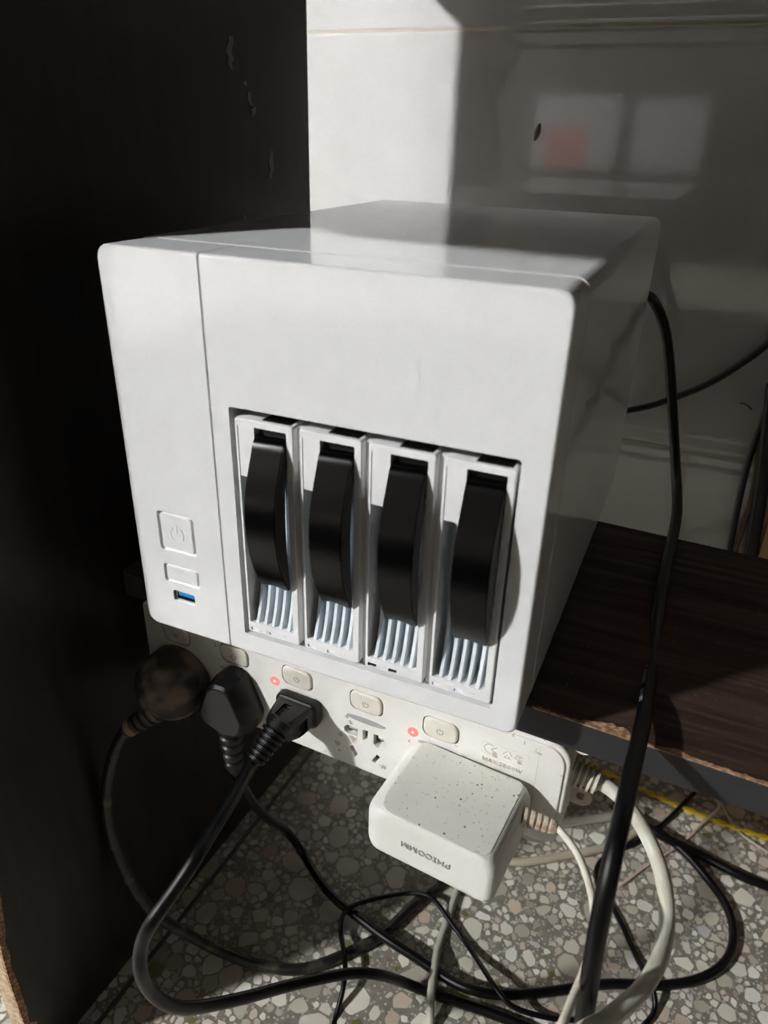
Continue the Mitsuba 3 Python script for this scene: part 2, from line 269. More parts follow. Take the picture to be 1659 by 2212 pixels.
# ---------------------------------------------------------------- courses of the cables, in metres
CABLE = {
    'plug1_cord': [(-0.031, 0.0011, -0.094), (-0.0405, -0.0021, -0.1114), (-0.0486, -0.0058, -0.1383), (-0.0523, -0.0082, -0.1614), (-0.0523, -0.0094, -0.1873), (-0.0491, -0.0092, -0.2142), (-0.0424, -0.0076, -0.2447), (-0.0314, -0.0031, -0.2728), (-0.0165, 0.0056, -0.2956), (0.0038, 0.0178, -0.3225), (0.0372, 0.0243, -0.3288), (0.0648, 0.0334, -0.3288), (0.0819, 0.0467, -0.3288), (0.0987, 0.0657, -0.3288), (0.1147, 0.0885, -0.3288), (0.1255, 0.1168, -0.3288), (0.1393, 0.1466, -0.3288), (0.1518, 0.1784, -0.3288), (0.1645, 0.2222, -0.3288)],
    'plug2_cord': [(0.0266, 0.0295, -0.1307), (0.0212, 0.0414, -0.1546), (0.0145, 0.0578, -0.1888), (0.0096, 0.0776, -0.2281), (0.0077, 0.0983, -0.265), (0.0078, 0.1199, -0.3023), (0.0204, 0.1212, -0.321), (0.0417, 0.1075, -0.323), (0.066, 0.095, -0.323), (0.0909, 0.0877, -0.322), (0.1181, 0.0801, -0.3202), (0.1472, 0.0765, -0.3225), (0.1714, 0.073, -0.324), (0.1904, 0.0705, -0.321), (0.2089, 0.0751, -0.322), (0.2261, 0.0848, -0.3255), (0.2463, 0.0987, -0.3294), (0.2666, 0.1114, -0.3294), (0.2889, 0.1246, -0.3294), (0.3151, 0.1354, -0.3294), (0.341, 0.1496, -0.3294), (0.3604, 0.167, -0.3294), (0.3721, 0.1876, -0.3294), (0.3746, 0.2106, -0.3294), (0.3685, 0.2325, -0.3294), (0.3537, 0.2521, -0.3294), (0.3378, 0.265, -0.3262), (0.321, 0.2767, -0.3258), (0.3095, 0.2841, -0.327)],
    'plug3_cord': [(0.0696, -0.0077, -0.0681), (0.071, -0.0209, -0.0707), (0.0724, -0.0386, -0.073), (0.0725, -0.0534, -0.076), (0.0731, -0.0682, -0.0786), (0.0689, -0.0807, -0.0888), (0.0645, -0.0926, -0.0981), (0.0583, -0.097, -0.1165), (0.0573, -0.0992, -0.1309), (0.0556, -0.0959, -0.1531), (0.0572, -0.0899, -0.1753), (0.0605, -0.0779, -0.1987), (0.065, -0.0606, -0.2206), (0.0749, -0.0378, -0.2416), (0.0866, -0.0131, -0.2613), (0.1033, 0.0076, -0.2722), (0.1183, 0.0243, -0.282), (0.1326, 0.0371, -0.2938), (0.1482, 0.0548, -0.321), (0.169, 0.0596, -0.327), (0.1898, 0.0634, -0.3294), (0.214, 0.0659, -0.3294), (0.2415, 0.067, -0.3294), (0.2688, 0.0644, -0.3294)],
    'thin_wire': [(0.1105, 0.0032, -0.3311), (0.1065, 0.022, -0.3311), (0.1048, 0.0347, -0.3235), (0.1004, 0.0465, -0.3215), (0.0927, 0.0588, -0.3215), (0.0839, 0.0716, -0.325), (0.0807, 0.0788, -0.321), (0.0836, 0.0855, -0.3135), (0.0901, 0.1009, -0.321), (0.1024, 0.1163, -0.327), (0.1189, 0.1276, -0.327), (0.1317, 0.1287, -0.322), (0.1423, 0.128, -0.322), (0.1564, 0.1216, -0.327), (0.1742, 0.1105, -0.329), (0.1898, 0.0969, -0.325), (0.2041, 0.0812, -0.3165), (0.2141, 0.0732, -0.3152), (0.2238, 0.0702, -0.3175), (0.239, 0.0739, -0.3225), (0.2552, 0.0804, -0.327), (0.2742, 0.0898, -0.3311), (0.2964, 0.0975, -0.3311)],
    'thin_wire_right': [(0.3417, 0.3517, -0.321), (0.3328, 0.3396, -0.327), (0.3148, 0.3047, -0.3311), (0.3003, 0.2801, -0.3311), (0.2878, 0.2621, -0.3311), (0.2716, 0.2448, -0.3311), (0.2638, 0.2312, -0.3311), (0.2622, 0.2182, -0.3311), (0.2675, 0.2057, -0.3311), (0.2838, 0.187, -0.3311), (0.2978, 0.1658, -0.3311), (0.308, 0.1486, -0.329), (0.3146, 0.1351, -0.3232), (0.3183, 0.1285, -0.3232), (0.3215, 0.1208, -0.329), (0.3194, 0.1122, -0.3311), (0.3126, 0.0994, -0.3311)],
    'nas_cable': [(0.1975, 0.331, 0.1468), (0.2083, 0.33, 0.1437), (0.2122, 0.345, 0.1375), (0.2198, 0.352, 0.1245), (0.2283, 0.352, 0.1033), (0.2353, 0.35, 0.0789), (0.2428, 0.345, 0.0509), (0.2503, 0.33, 0.026), (0.2575, 0.305, 0.0057), (0.2607, 0.275, 0.0002), (0.2609, 0.235, -0.0013), (0.26, 0.19, 0.0005), (0.2604, 0.15, -0.0019), (0.2616, 0.119, -0.0081), (0.2626, 0.084, -0.0084), (0.2628, 0.04, 0.0022), (0.2618, 0.0029, 0.0062), (0.2609, -0.0303, 0.0065), (0.2606, -0.0502, -0.0027), (0.2611, -0.0599, -0.0226), (0.2624, -0.0639, -0.0482), (0.2642, -0.0649, -0.0776), (0.2662, -0.0638, -0.1123), (0.268, -0.075, -0.2), (0.272, -0.09, -0.29), (0.285, -0.12, -0.326), (0.32, -0.17, -0.3288), (0.4, -0.22, -0.3288)],
    'strip_cord': [(0.2485, 0.0465, -0.0566), (0.2539, 0.046, -0.0573), (0.2626, 0.0438, -0.0605), (0.2719, 0.0393, -0.0662), (0.2799, 0.0335, -0.0729), (0.2866, 0.0231, -0.0771), (0.2907, 0.0118, -0.0812), (0.2926, 0.002, -0.0844), (0.2916, -0.0148, -0.0804), (0.2884, -0.0312, -0.0751), (0.2837, -0.0441, -0.0734), (0.2767, -0.0578, -0.0695), (0.2697, -0.0699, -0.0646), (0.2614, -0.0832, -0.0602), (0.255, -0.105, -0.12), (0.26, -0.13, -0.24), (0.28, -0.16, -0.322), (0.34, -0.2, -0.3288)],
    'adapter_cord': [(0.2347, 0.014, -0.0626), (0.2408, 0.008, -0.0612), (0.2471, 0.0003, -0.0599), (0.2529, -0.0103, -0.0586), (0.2575, -0.0222, -0.0572), (0.2601, -0.0329, -0.0572), (0.2607, -0.0454, -0.0567), (0.2596, -0.0598, -0.0549), (0.2576, -0.0731, -0.0522), (0.2558, -0.0854, -0.049), (0.2544, -0.0932, -0.051), (0.252, -0.11, -0.1), (0.254, -0.13, -0.22), (0.27, -0.16, -0.318), (0.31, -0.21, -0.331)],
    'white_floor_cable': [(0.1545, 0.1706, -0.3302), (0.1561, 0.1468, -0.3302), (0.1569, 0.1242, -0.3302), (0.158, 0.1009, -0.3302), (0.1615, 0.0794, -0.323), (0.1648, 0.064, -0.3205), (0.1686, 0.0499, -0.3215), (0.1728, 0.0399, -0.329), (0.1778, 0.0267, -0.3302)],
    'beige_band_a': [(0.1826, 0.1978, -0.33), (0.2009, 0.2011, -0.33), (0.2263, 0.2181, -0.33), (0.2483, 0.2341, -0.33), (0.2703, 0.2524, -0.33), (0.2881, 0.2752, -0.33), (0.2986, 0.2944, -0.33)],
    'beige_band_b': [(0.2079, 0.2435, -0.33), (0.2246, 0.2576, -0.33), (0.2478, 0.2736, -0.33), (0.2694, 0.2884, -0.33), (0.2932, 0.3055, -0.33)],
    'pink_wire': [(0.2825, 0.2137, -0.3317), (0.2937, 0.2312, -0.3317), (0.3038, 0.2472, -0.3317), (0.3145, 0.2615, -0.3317), (0.3304, 0.2852, -0.3317), (0.34, 0.3025, -0.3317), (0.3486, 0.3178, -0.327), (0.3561, 0.3229, -0.313), (0.3528, 0.3218, -0.303), (0.3455, 0.3181, -0.293)],
    'gray_wire': [(0.3493, 0.328, -0.303), (0.3597, 0.3275, -0.313), (0.371, 0.3253, -0.327), (0.3802, 0.3195, -0.3317), (0.3922, 0.3127, -0.3317), (0.4057, 0.3065, -0.3317), (0.419, 0.3037, -0.3317)],
    'yellow_pair': [(0.2191, 0.3444, -0.3305), (0.2409, 0.3421, -0.3305), (0.2672, 0.3369, -0.3305), (0.2948, 0.3316, -0.3305), (0.317, 0.3281, -0.3305), (0.3385, 0.3259, -0.3305), (0.3636, 0.3234, -0.3305), (0.384, 0.323, -0.3305), (0.4059, 0.3236, -0.3305), (0.4273, 0.3236, -0.3305)],
    'black_right': [(0.264, 0.2936, -0.323), (0.2768, 0.2883, -0.323), (0.2921, 0.2808, -0.3205), (0.3092, 0.2752, -0.321), (0.3282, 0.275, -0.325), (0.3488, 0.2752, -0.329), (0.3684, 0.2702, -0.329), (0.3874, 0.2674, -0.329), (0.4059, 0.2671, -0.329), (0.424, 0.2673, -0.329)],
    'wall_cable': [(0.1962, 0.375, 0.0372), (0.2086, 0.38, 0.0402), (0.2243, 0.385, 0.0454), (0.2412, 0.388, 0.0542), (0.2605, 0.388, 0.0668), (0.2782, 0.388, 0.0826), (0.2919, 0.388, 0.0974), (0.3009, 0.388, 0.1088), (0.3141, 0.388, 0.1275)],
    'wall_thick': [(0.31, 0.375, 0.0794), (0.3134, 0.375, 0.0532), (0.319, 0.375, 0.0143), (0.324, 0.375, -0.0271), (0.3282, 0.375, -0.0712), (0.3319, 0.375, -0.1133), (0.3356, 0.37, -0.1545)],
    'wall_thin': [(0.3094, 0.384, 0.0692), (0.31, 0.384, 0.0498), (0.3088, 0.384, 0.0254), (0.3083, 0.384, 0.0002), (0.3096, 0.384, -0.0323), (0.3121, 0.384, -0.073), (0.3146, 0.384, -0.1087), (0.3177, 0.38, -0.146)],
    'wall_brown': [(0.3101, 0.387, 0.0567), (0.3115, 0.387, 0.0289), (0.3177, 0.387, -0.012), (0.3183, 0.387, -0.0429), (0.317, 0.387, -0.0733), (0.3183, 0.387, -0.1045), (0.3219, 0.387, -0.144)],
}

# ---------------------------------------------------------------- the room
R_ = ROOM; FLOOR = -FZ
def slabbox(x0, x1, y0, y1, z0, z1): return bx(x0, x1, y0, y1, z0, z1)
ZT = R_["z1"] - FZ
struct("wall_back", slabbox(R_["x0"], R_["x1"], R_["y1"] + 0.0012, R_["y1"] + 0.12, FLOOR, ZT), "m_grout")
struct("wall_front", slabbox(R_["x0"], R_["x1"], R_["y0"] - 0.1, R_["y0"], FLOOR, ZT), "m_paint")
struct("wall_left", slabbox(R_["x0"] - 0.1, R_["x0"], R_["y0"], R_["y1"], FLOOR, ZT), "m_left_paint")
struct("wall_right", slabbox(R_["x1"], R_["x1"] + 0.1, R_["y0"], R_["y1"], FLOOR, ZT), "m_paint")
struct("ceiling", slabbox(R_["x0"], R_["x1"], R_["y0"], R_["y1"], ZT, ZT + 0.1), "m_ceiling")
# glazed wall tiles: each its own piece with a cushioned rim
def tile_mesh(w, h):
    """Face in x, z at y = 0 with a raised flat field and a rim that falls away to the joint."""
    rings = [(0.0, 0.0012), (0.0010, 0.0004), (0.0035, 0.0001), (0.0095, 0.00042), (0.0120, 0.0003), (0.0145, 0.0)]
    V, F = [], []
    for d, y in rings: V += [(d, y, d), (w - d, y, d), (w - d, y, h - d), (d, y, h - d)]
    for k in range(len(rings) - 1):
        for i in range(4):
            a, b = 4 * k + i, 4 * k + (i + 1) % 4; F += [(a, b, b + 4), (a, b + 4, a + 4)]
    k = 4 * (len(rings) - 1); F += [(k, k + 1, k + 2), (k, k + 2, k + 3)]
    return np.array(V, float), np.array(F)
ZJ = [-0.333, 0.0070, 0.3205, 0.634, 0.9475, 1.261, 1.5745, 1.888]
XJ = [-3.0, -2.25, -1.65, -1.05, -0.45, 0.47, 1.07, 1.67]
for i in range(len(ZJ) - 1):
    for j in range(len(XJ) - 1):
        w, h = XJ[j + 1] - XJ[j] - 0.0016, ZJ[i + 1] - ZJ[i] - 0.0018
        v, f = tile_mesh(w, h)
        part("wall_back", "tile", (v + [XJ[j] + 0.0008, R_["y1"], ZJ[i] + 0.0009], f), "m_tile", 40)
# terrazzo: a cement bed with stone chips let into it
struct("floor", slabbox(R_["x0"], R_["x1"], R_["y0"], R_["y1"], FLOOR - 0.06, FLOOR), "m_cement")
rng = np.random.default_rng(11)
FX0, FX1, FY0, FY1 = -0.17, 0.60, -0.34, 0.394
cand = rng.uniform([FX0, FY0], [FX1, FY1], (52000, 2))
sel, rad = [], []
grid = {}
sizes = np.where(rng.random(len(cand)) < 0.0, 0, 0)
for stage, (r0, r1, count) in enumerate([(0.0078, 0.0122, 380), (0.0044, 0.0070, 3600), (0.0023, 0.0038, 48000)]):
    for c in (cand[:count] if stage == 0 else cand[380:380 + count] if stage == 1 else cand[3980:3980 + count]):
        r = rng.uniform(r0, r1); gx, gy = int(c[0] / 0.016), int(c[1] / 0.016); ok = True
        for a in (-2, -1, 0, 1, 2):
            for b in (-2, -1, 0, 1, 2):
                for (px, py, pr) in grid.get((gx + a, gy + b), ()):
                    if (px - c[0]) ** 2 + (py - c[1]) ** 2 < (0.86 * (pr + r)) ** 2: ok = False; break
                if not ok: break
            if not ok: break
        if ok: grid.setdefault((gx, gy), []).append((c[0], c[1], r)); sel.append(c); rad.append(r)
sel, rad = np.array(sel), np.array(rad)
PAL = [((0.63, 0.60, 0.51), 0.27), ((0.52, 0.48, 0.395), 0.21), ((0.69, 0.67, 0.61), 0.13), ((0.42, 0.385, 0.315), 0.18), ((0.51, 0.42, 0.34), 0.08), ((0.46, 0.45, 0.435), 0.06), ((0.29, 0.265, 0.215), 0.05), ((0.11, 0.11, 0.04), 0.020), ((0.44, 0.32, 0.245), 0.006)]
pc = np.array([p[0] for p in PAL]); pw = np.array([p[1] for p in PAL]); pw /= pw.sum()
RW, DN = np.array([0.91509862, 0.40239084, 0.02600237]), -UP
def pix(P):
    q = np.atleast_2d(P) - CAM; z = q @ FWD
    return np.column_stack([829.5 + 1588 * (q @ RW) / z, 1106 + 1588 * (q @ DN) / z])
chips = []
# power cells: each seed's neighbours cut its stone by half-planes, the larger stone keeping more
tree = cKDTree(sel); near = tree.query_ball_point(sel, 0.034)
for k, (c, r) in enumerate(zip(sel, rad)):
    if rng.random() < 0.10: continue
    n = int(rng.integers(5, 8)); th = (np.arange(n) + rng.uniform(-0.36, 0.36, n)) / n * 2 * math.pi; el, ph = rng.uniform(0.6, 1.0), rng.uniform(0, math.pi)
    q = np.column_stack([np.cos(th), el * np.sin(th)]) * (1.30 * r * rng.uniform(0.72, 1.2, (n, 1)))
    q = q @ np.array([[math.cos(ph), math.sin(ph)], [-math.sin(ph), math.cos(ph)]])
    gap = rng.uniform(0.00025, 0.0009)
    for m in near[k]:
        if m == k: continue
        v = sel[m] - c; dd = np.linalg.norm(v)
        if dd > 1.6 * (r + rad[m]) + 0.002: continue
        v = v / dd; lim = (dd * dd + r * r - rad[m] ** 2) / (2 * dd) - gap
        s = q @ v
        if s.max() <= lim: continue
        out = []
        for a in range(len(q)):
            p0, p1, s0, s1 = q[a], q[(a + 1) % len(q)], s[a], s[(a + 1) % len(q)]
            if s0 <= lim: out.append(p0)
            if (s0 <= lim) != (s1 <= lim): out.append(p0 + (p1 - p0) * (lim - s0) / (s1 - s0))
        if len(out) < 3: q = q[:0]; break
        q = np.array(out)
    if len(q) < 3: continue
    q = q + c; ar = 0.5 * abs(np.sum(q[:, 0] * np.roll(q[:, 1], -1) - q[:, 1] * np.roll(q[:, 0], -1)))
    if ar < 5e-6 or q[:, 1].max() > 0.394: continue
    mid = (q + np.roll(q, -1, 0)) / 2; t_ = rng.uniform(0.04, 0.15)                      # corners worn off
    ring = np.empty((2 * len(q), 2)); d0 = np.roll(q, 1, 0) - q; d1 = np.roll(q, -1, 0) - q
    ring[0::2] = q + d0 * t_; ring[1::2] = q + d1 * t_
    col = pc[rng.choice(len(PAL), p=pw)] * rng.uniform(0.88, 1.1)
    chips.append((ring, np.clip(col, 0, 0.9), ar))
def chip_mesh(ring):
    n = len(ring); c = ring.mean(0); top = c + (ring - c) * 0.965
    V = np.vstack([np.column_stack([ring, np.full(n, FLOOR - 0.0004)]), np.column_stack([top, np.full(n, FLOOR + 0.00016)]), [[*c, FLOOR + 0.0002]]])
    i = np.arange(n); j = (i + 1) % n
    return V, np.vstack([np.stack([i, j, n + j], 1), np.stack([i, n + j, n + i], 1), np.stack([n + i, n + j, i * 0 + 2 * n], 1)])
cen = np.array([k[0].mean(0) for k in chips]); px = pix(np.column_stack([cen, np.full(len(cen), FLOOR)]))
depth = (np.column_stack([cen, np.full(len(cen), FLOOR)]) - CAM) @ FWD
seen = (px[:, 0] > 60) & (px[:, 0] < 1659) & (px[:, 1] < 2212) & (px[:, 1] > 1640 - 0.0 * px[:, 0]) & (cen[:, 0] > -0.05) & ~((px[:, 0] > 780) & (px[:, 0] < 1090) & (px[:, 1] < 1900)) & ~((px[:, 0] < 640) & (px[:, 1] < 1640))
score = np.where(seen, np.array([k[2] for k in chips]) / depth ** 2, 0)
first = set(np.argsort(-score)[:298])
rest = []
for k, (ring, col, _) in enumerate(chips):
    v, f = chip_mesh(ring)
    if k in first: part("floor", "stone_chip", (v, f), "m_chip", False, color=np.tile(col, (len(v), 1)))
    else: rest.append((v, f, col))
off = np.cumsum([0] + [len(v) for v, _, _ in rest])
key = part("floor", "small_stone_chips", (np.vstack([v for v, _, _ in rest]), np.vstack([f + o for (_, f, _), o in zip(rest, off)])), "m_chip", False, color=np.vstack([np.tile(c, (len(v), 1)) for v, _, c in rest]))
labels[key] = {"kind": "stuff"}
part("floor", "divider_strip", bx(-0.0468, -0.0430, -0.35, 0.385, FLOOR - 0.001, FLOOR + 0.0004), "m_divider", False, desk=True, label="dark divider strip in the terrazzo")

# ---------------------------------------------------------------- the room's lamp (behind the camera)
k = thing("ceiling_lamp", "round white ceiling lamp lighting the room from behind the camera", "lamp")
c = LAMP - [0, 0, FZ]
prof = [(0.0, 0.085), (0.25, 0.084), (0.6, 0.066), (0.88, 0.036), (1.0, 0.003)]
scene[name(k + "__diffuser")] = shape(lathe(prof, c + [0, 0, 0.035], c - [0, 0, 0.055], 40), "m_lamp_base", 40, emitter={"type": "area", "radiance": {"type": "rgb", "value": [LAMP_RADIANCE * 0.985, LAMP_RADIANCE * 0.995, LAMP_RADIANCE * 1.0]}})
part(k, "base_ring", lathe([(0, 0.10), (1, 0.10)], [c[0], c[1], ZT - 0.0001], c + [0, 0, 0.035], 40), "m_lamp_base", 40)

# ---------------------------------------------------------------- the desk
desk = thing("desk", "dark brown desk with a scratched side panel and a chipped low shelf", "desk")
PX = -0.058
prof = spline([(-0.100, -0.333), (-0.0985, -0.26), (-0.0960, -0.19), (-0.0845, -0.12), (-0.0762, -0.06), (-0.0742, 0.0), (-0.0737, 0.08), (-0.0735, 0.15), (-0.0728, 0.212), (-0.0685, 0.2400), (-0.0605, 0.2525), (-0.0434, 0.2675), (-0.0285, 0.2790), (-0.0275, 0.2900), (-0.0450, 0.3010), (-0.0950, 0.3210), (-0.1500, 0.3540), (-0.2050, 0.39)], 0.006)
back_y = 0.2745
poly = np.vstack([prof, [(back_y, 0.39), (back_y, -0.333)]])
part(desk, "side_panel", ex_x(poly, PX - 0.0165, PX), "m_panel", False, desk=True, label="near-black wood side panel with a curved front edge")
# raw board showing along the panel's front edge, chipped at its corner
rngc = np.random.default_rng(5)
def jag(y, z, amp): return y + rngc.uniform(0, amp)
fr = prof[prof[:, 1] < -0.10]
band = np.vstack([fr - [0.0012, 0], fr[::-1] + np.column_stack([rngc.uniform(-0.0004, 0.0002, len(fr)), np.zeros(len(fr))])])
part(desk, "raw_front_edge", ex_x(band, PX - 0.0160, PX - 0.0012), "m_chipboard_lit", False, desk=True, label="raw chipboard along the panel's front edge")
zz = np.linspace(-0.333, -0.12, 34); yy = np.interp(zz, prof[:, 1], prof[:, 0])
w = 0.0016 + 0.0018 * meshkit.noise(np.column_stack([zz * 90, zz * 0, zz * 0])) + np.where(zz < -0.285, 0.004, 0)
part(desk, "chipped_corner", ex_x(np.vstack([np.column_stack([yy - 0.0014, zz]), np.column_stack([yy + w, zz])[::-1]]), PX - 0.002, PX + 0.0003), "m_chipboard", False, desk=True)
part(desk, "back_edge_band", bx(PX - 0.016, PX + 0.0002, back_y - 0.0002, back_y + 0.0008, -0.333, 0.39), "m_cream", False, desk=True, label="pale edge band on the panel's rear edge")
SB = -0.0235
SY0, SY1 = 0.039, 0.258
part(desk, "shelf", bx(PX, 0.86, SY0 + 0.0006, SY1, SB, -0.006), "m_shelf", False, desk=True, label="dark brown wood-grain low shelf")
part(desk, "shelf_edge_band", slab(rrect(PX + 0.0005, 0.86, SB, -0.0064, 0.0005), SY0, SY0 + 0.0012, 0.0003), "m_edge_band", 30, desk=True, label="dark grey edge band with chips along its top")
# where the laminate has come away along the front edge: raw chipboard, ragged
xs = np.r_[np.arange(0.2095, 0.86, 0.0014)]
nz = meshkit.noise(np.column_stack([xs * 420, xs * 0, xs * 0])) ; nz2 = meshkit.noise(np.column_stack([xs * 1300, xs * 0 + 3, xs * 0]))
wid = 0.0006 + 0.0012 * nz2 + 0.0058 * np.clip(1 - np.abs((xs - 0.2475) / 0.0145) ** 2, 0, 1) * (0.6 + 0.5 * nz) + 0.0020 * np.clip(1 - np.abs((xs - 0.278) / 0.006) ** 2, 0, 1) + 0.0007 * (xs > 0.272)
P = Polygon(np.vstack([np.column_stack([xs, np.full(len(xs), SY0 + 0.0001)]), np.column_stack([xs, SY0 + 0.0004 + wid])[::-1]])).buffer(0)
P = max(P.geoms, key=lambda g: g.area) if hasattr(P, "geoms") else P
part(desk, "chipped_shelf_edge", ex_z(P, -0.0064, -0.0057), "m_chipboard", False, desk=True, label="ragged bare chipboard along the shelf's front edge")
xs2 = np.linspace(0.2340, 0.2405, 9)
P = Polygon(np.vstack([np.column_stack([xs2, np.full(9, SB + 0.0001)]), np.column_stack([xs2, SB - 0.0011 * np.sin(np.linspace(0, math.pi, 9)) - 0.0004])[::-1]]))
part(desk, "splinter", ex_y(P, SY0 + 0.0004, SY0 + 0.003), "m_cream", False, desk=True)
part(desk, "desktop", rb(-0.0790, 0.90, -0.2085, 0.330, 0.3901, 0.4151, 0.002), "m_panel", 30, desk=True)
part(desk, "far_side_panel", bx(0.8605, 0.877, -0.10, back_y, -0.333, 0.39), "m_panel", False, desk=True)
def mark(y0, z0, y1, z1, w, m):
    n = 7; t = np.linspace(0, 1, n); r = np.random.default_rng(int(abs(z0) * 1e5))
    cy, cz = y0 + (y1 - y0) * t + r.uniform(-w, w, n) * 0.25, z0 + (z1 - z0) * t
    ww = w * 0.72 * (0.45 + 0.55 * np.sin(np.linspace(0.5, 2.9, n))) * r.uniform(0.75, 1.15, n)
    pl = Polygon(np.vstack([np.column_stack([cy - ww / 2, cz]), np.column_stack([cy + ww / 2, cz])[::-1]])).buffer(0.0004)
    part(desk, "paint_drip", ex_x(np.array(pl.exterior.coords)[:-1], PX, PX + 0.0003), m, False, desk=True)
mark(0.1862, 0.2954, 0.1843, 0.2788, 0.0067, 'm_drip')
mark(0.1991, 0.2728, 0.1999, 0.2708, 0.0041, 'm_drip')
mark(0.2025, 0.2668, 0.2049, 0.2596, 0.0047, 'm_drip')
mark(0.2084, 0.2586, 0.2059, 0.2538, 0.0048, 'm_drip')
mark(0.2263, 0.2323, 0.2239, 0.2157, 0.0063, 'm_drip')
mark(0.1896, 0.1943, 0.1907, 0.1901, 0.0036, 'm_drip_faint')

# ---------------------------------------------------------------- the drive enclosure
W, H, D = 0.21, 0.20, 0.3034
nas = thing("drive_enclosure", "white four-bay drive enclosure standing on the desk shelf", "computer")
BY = 0.0275
BAY = (0.0645, 0.1977, 0.0121, 0.1358)
body = slab(rrect(-0.0003, W + 0.0003, 0.0001, H + 0.0003, 0.0062), BY + 0.0003, D, 0.0007, 0.0015)
body -= bx(BAY[0] - 0.002, BAY[1] + 0.002, 0.0, 0.075, BAY[2] - 0.002, BAY[3] + 0.002)
part(nas, "body", body, "m_white", 35)
part(nas, "seam_filler", bx(0.0535, 0.0563, 0.0007, BY - 0.001, 0.002, H - 0.0018) + slab(rrect(0.0014, W - 0.0014, 0.0014, H - 0.0014, 0.005), BY - 0.004, BY + 0.003, 0) - bx(BAY[0] - 0.001, BAY[1] + 0.001, 0.0, 0.05, BAY[2] - 0.001, BAY[3] + 0.001) - bx(-1, 0.052, 0, 0.05, 0.01, 0.08), "m_white", 30)
fp = []
for t in np.linspace(0, math.pi / 2, 6):
    d, y = (1 - math.sin(t)), (1 - math.cos(t)) * 0.0016
    for e, yy in ((0.0016, y), (0.0005, BY - y * 0.3)):
        o = rrect(0.05485 + 0.0005 * d, W - e * d, e * d, H - e * d, (0.0005, 0.0058, 0.0065, 0.0005)); fp.append(np.column_stack([o[:, 0], np.full(len(o), yy), o[:, 1]]))
front = hull(np.vstack(fp))
front -= ex_y(rrect(*BAY, 0.0014), -0.01, 0.03)
part(nas, "front_bezel", front, "m_white", 30)
for i in range(4): part(nas, "bay_divider", bx(0.0668 + 0.0332 * i - 0.0031 + 0.0010 * (i == 0), 0.0668 + 0.0332 * i - 0.0001, 0.0048, 0.0130, 0.0115, 0.1300), "m_tray", False)
lp = []
for t in np.linspace(0, math.pi / 2, 6):                                   # its left side is rounded more widely than its other edges
    d, y = (1 - math.sin(t)), (1 - math.cos(t)) * 0.0018
    o = rrect(0.0064 * d ** 1.5, 0.0546 - 0.0005 * d, 0.0014 * d, H - 0.0014 * d, (0.0062, 0.0005, 0.0005, 0.0066))
    lp.append(np.column_stack([o[:, 0], np.full(len(o), y), o[:, 1]]))
o = rrect(0, 0.0546, 0, H, (0.0062, 0.0005, 0.0005, 0.0066)); lp.append(np.column_stack([o[:, 0], np.full(len(o), BY), o[:, 1]]))
left = hull(np.vstack(lp))
PB, B2, US = (0.0157, 0.0383, 0.0503, 0.0730), (0.0160, 0.0382, 0.0310, 0.0420), (0.0204, 0.0341, 0.0198, 0.0263)
left -= ex_y(rrect(*PB, 0.0022), -0.01, 0.0016)
left -= ex_y(rrect(*B2, 0.0018), -0.01, 0.0013)
left -= ex_y(rrect(*US, 0.0012), -0.01, 0.03)
pnl = part(nas, "left_panel", left, "m_white", 30)
b = part(nas, "power_button", slab(rrect(PB[0] + 0.0015, PB[1] - 0.0015, PB[2] + 0.0015, PB[3] - 0.0015, 0.0012), 0.00015, 0.004, 0.0004, 0, 3), "m_white", 30)
part(b, "power_symbol", ex_y(power_glyph(0.0270, 0.0613, 0.0041, 0.0008), -0.00012, 0.001), "m_tray", False)
part(nas, "small_button", slab(rrect(B2[0] + 0.0013, B2[1] - 0.0013, B2[2] + 0.0013, B2[3] - 0.0013, 0.0009), 0.00025, 0.004, 0.0004, 0, 3), "m_white", 30)
u = part(nas, "usb_port", ex_y(rrect(0.0214, 0.0339, 0.0203, 0.0262, 0.0006), 0.0012, 0.0125) - ex_y(rrect(0.0218, 0.0335, 0.0209, 0.0258, 0.0004), 0.0, 0.0110), "m_metal", 30, label="metal USB port shell")
part(u, "blue_tongue", rb(0.0222, 0.0332, 0.0018, 0.0112, 0.0221, 0.0246, 0.0003), "m_usb_blue", 30, label="blue USB tongue")
for x in (0.02, W - 0.02):
    for y in (0.06, D - 0.03): part(nas, "foot", lathe([(0, 0.007), (0.8, 0.0075), (1, 0.008)], (x, y, -0.006), (x, y, 0.0003), 20), "m_rubber", 30)
part(nas, "power_inlet", rb(0.1885, 0.2055, D - 0.001, D + 0.0192, 0.139, 0.156, 0.002), "m_rubber", 30)

# the trays: one built, three placed beside it
PITCH, TX, T0, T1, TWI = 0.0332, 0.0668, 0.0142, 0.1310, 0.0300
fr = slab(rrect(0, TWI, T0, T1, 0.0011), 0.0004, 0.060, 0.0005, 0.0, 3)
fr -= ex_y(rrect(0.0013, 0.0266, 0.0203, 0.1278, 0.0006), -0.01, 0.0175)
fr -= bx(0.0128, 0.0277, 0.0026, 0.012, 0.1292, 0.14)                          # slot of the latch
for a, bb in ((0.0016, 0.0060), (0.0124, 0.0168)): fr -= bx(a, bb, -0.01, 0.0016, 0.0152, 0.0171)
blk = Polygon([(0.0010, 0.1281), (0.0099, 0.1281), (0.0099, 0.0955), (0.0092, 0.0952), (0.0077, 0.1012), (0.0066, 0.1026), (0.0010, 0.1027)])
fr += ex_y(blk, 0.0008, 0.0175)
fr += ex_y(LineString([(0.0077, 0.0152), (0.0108, 0.0152), (0.0108, 0.0175), (0.0077, 0.0175), (0.0077, 0.0152)]).buffer(0.00022), 0.0002, 0.001)
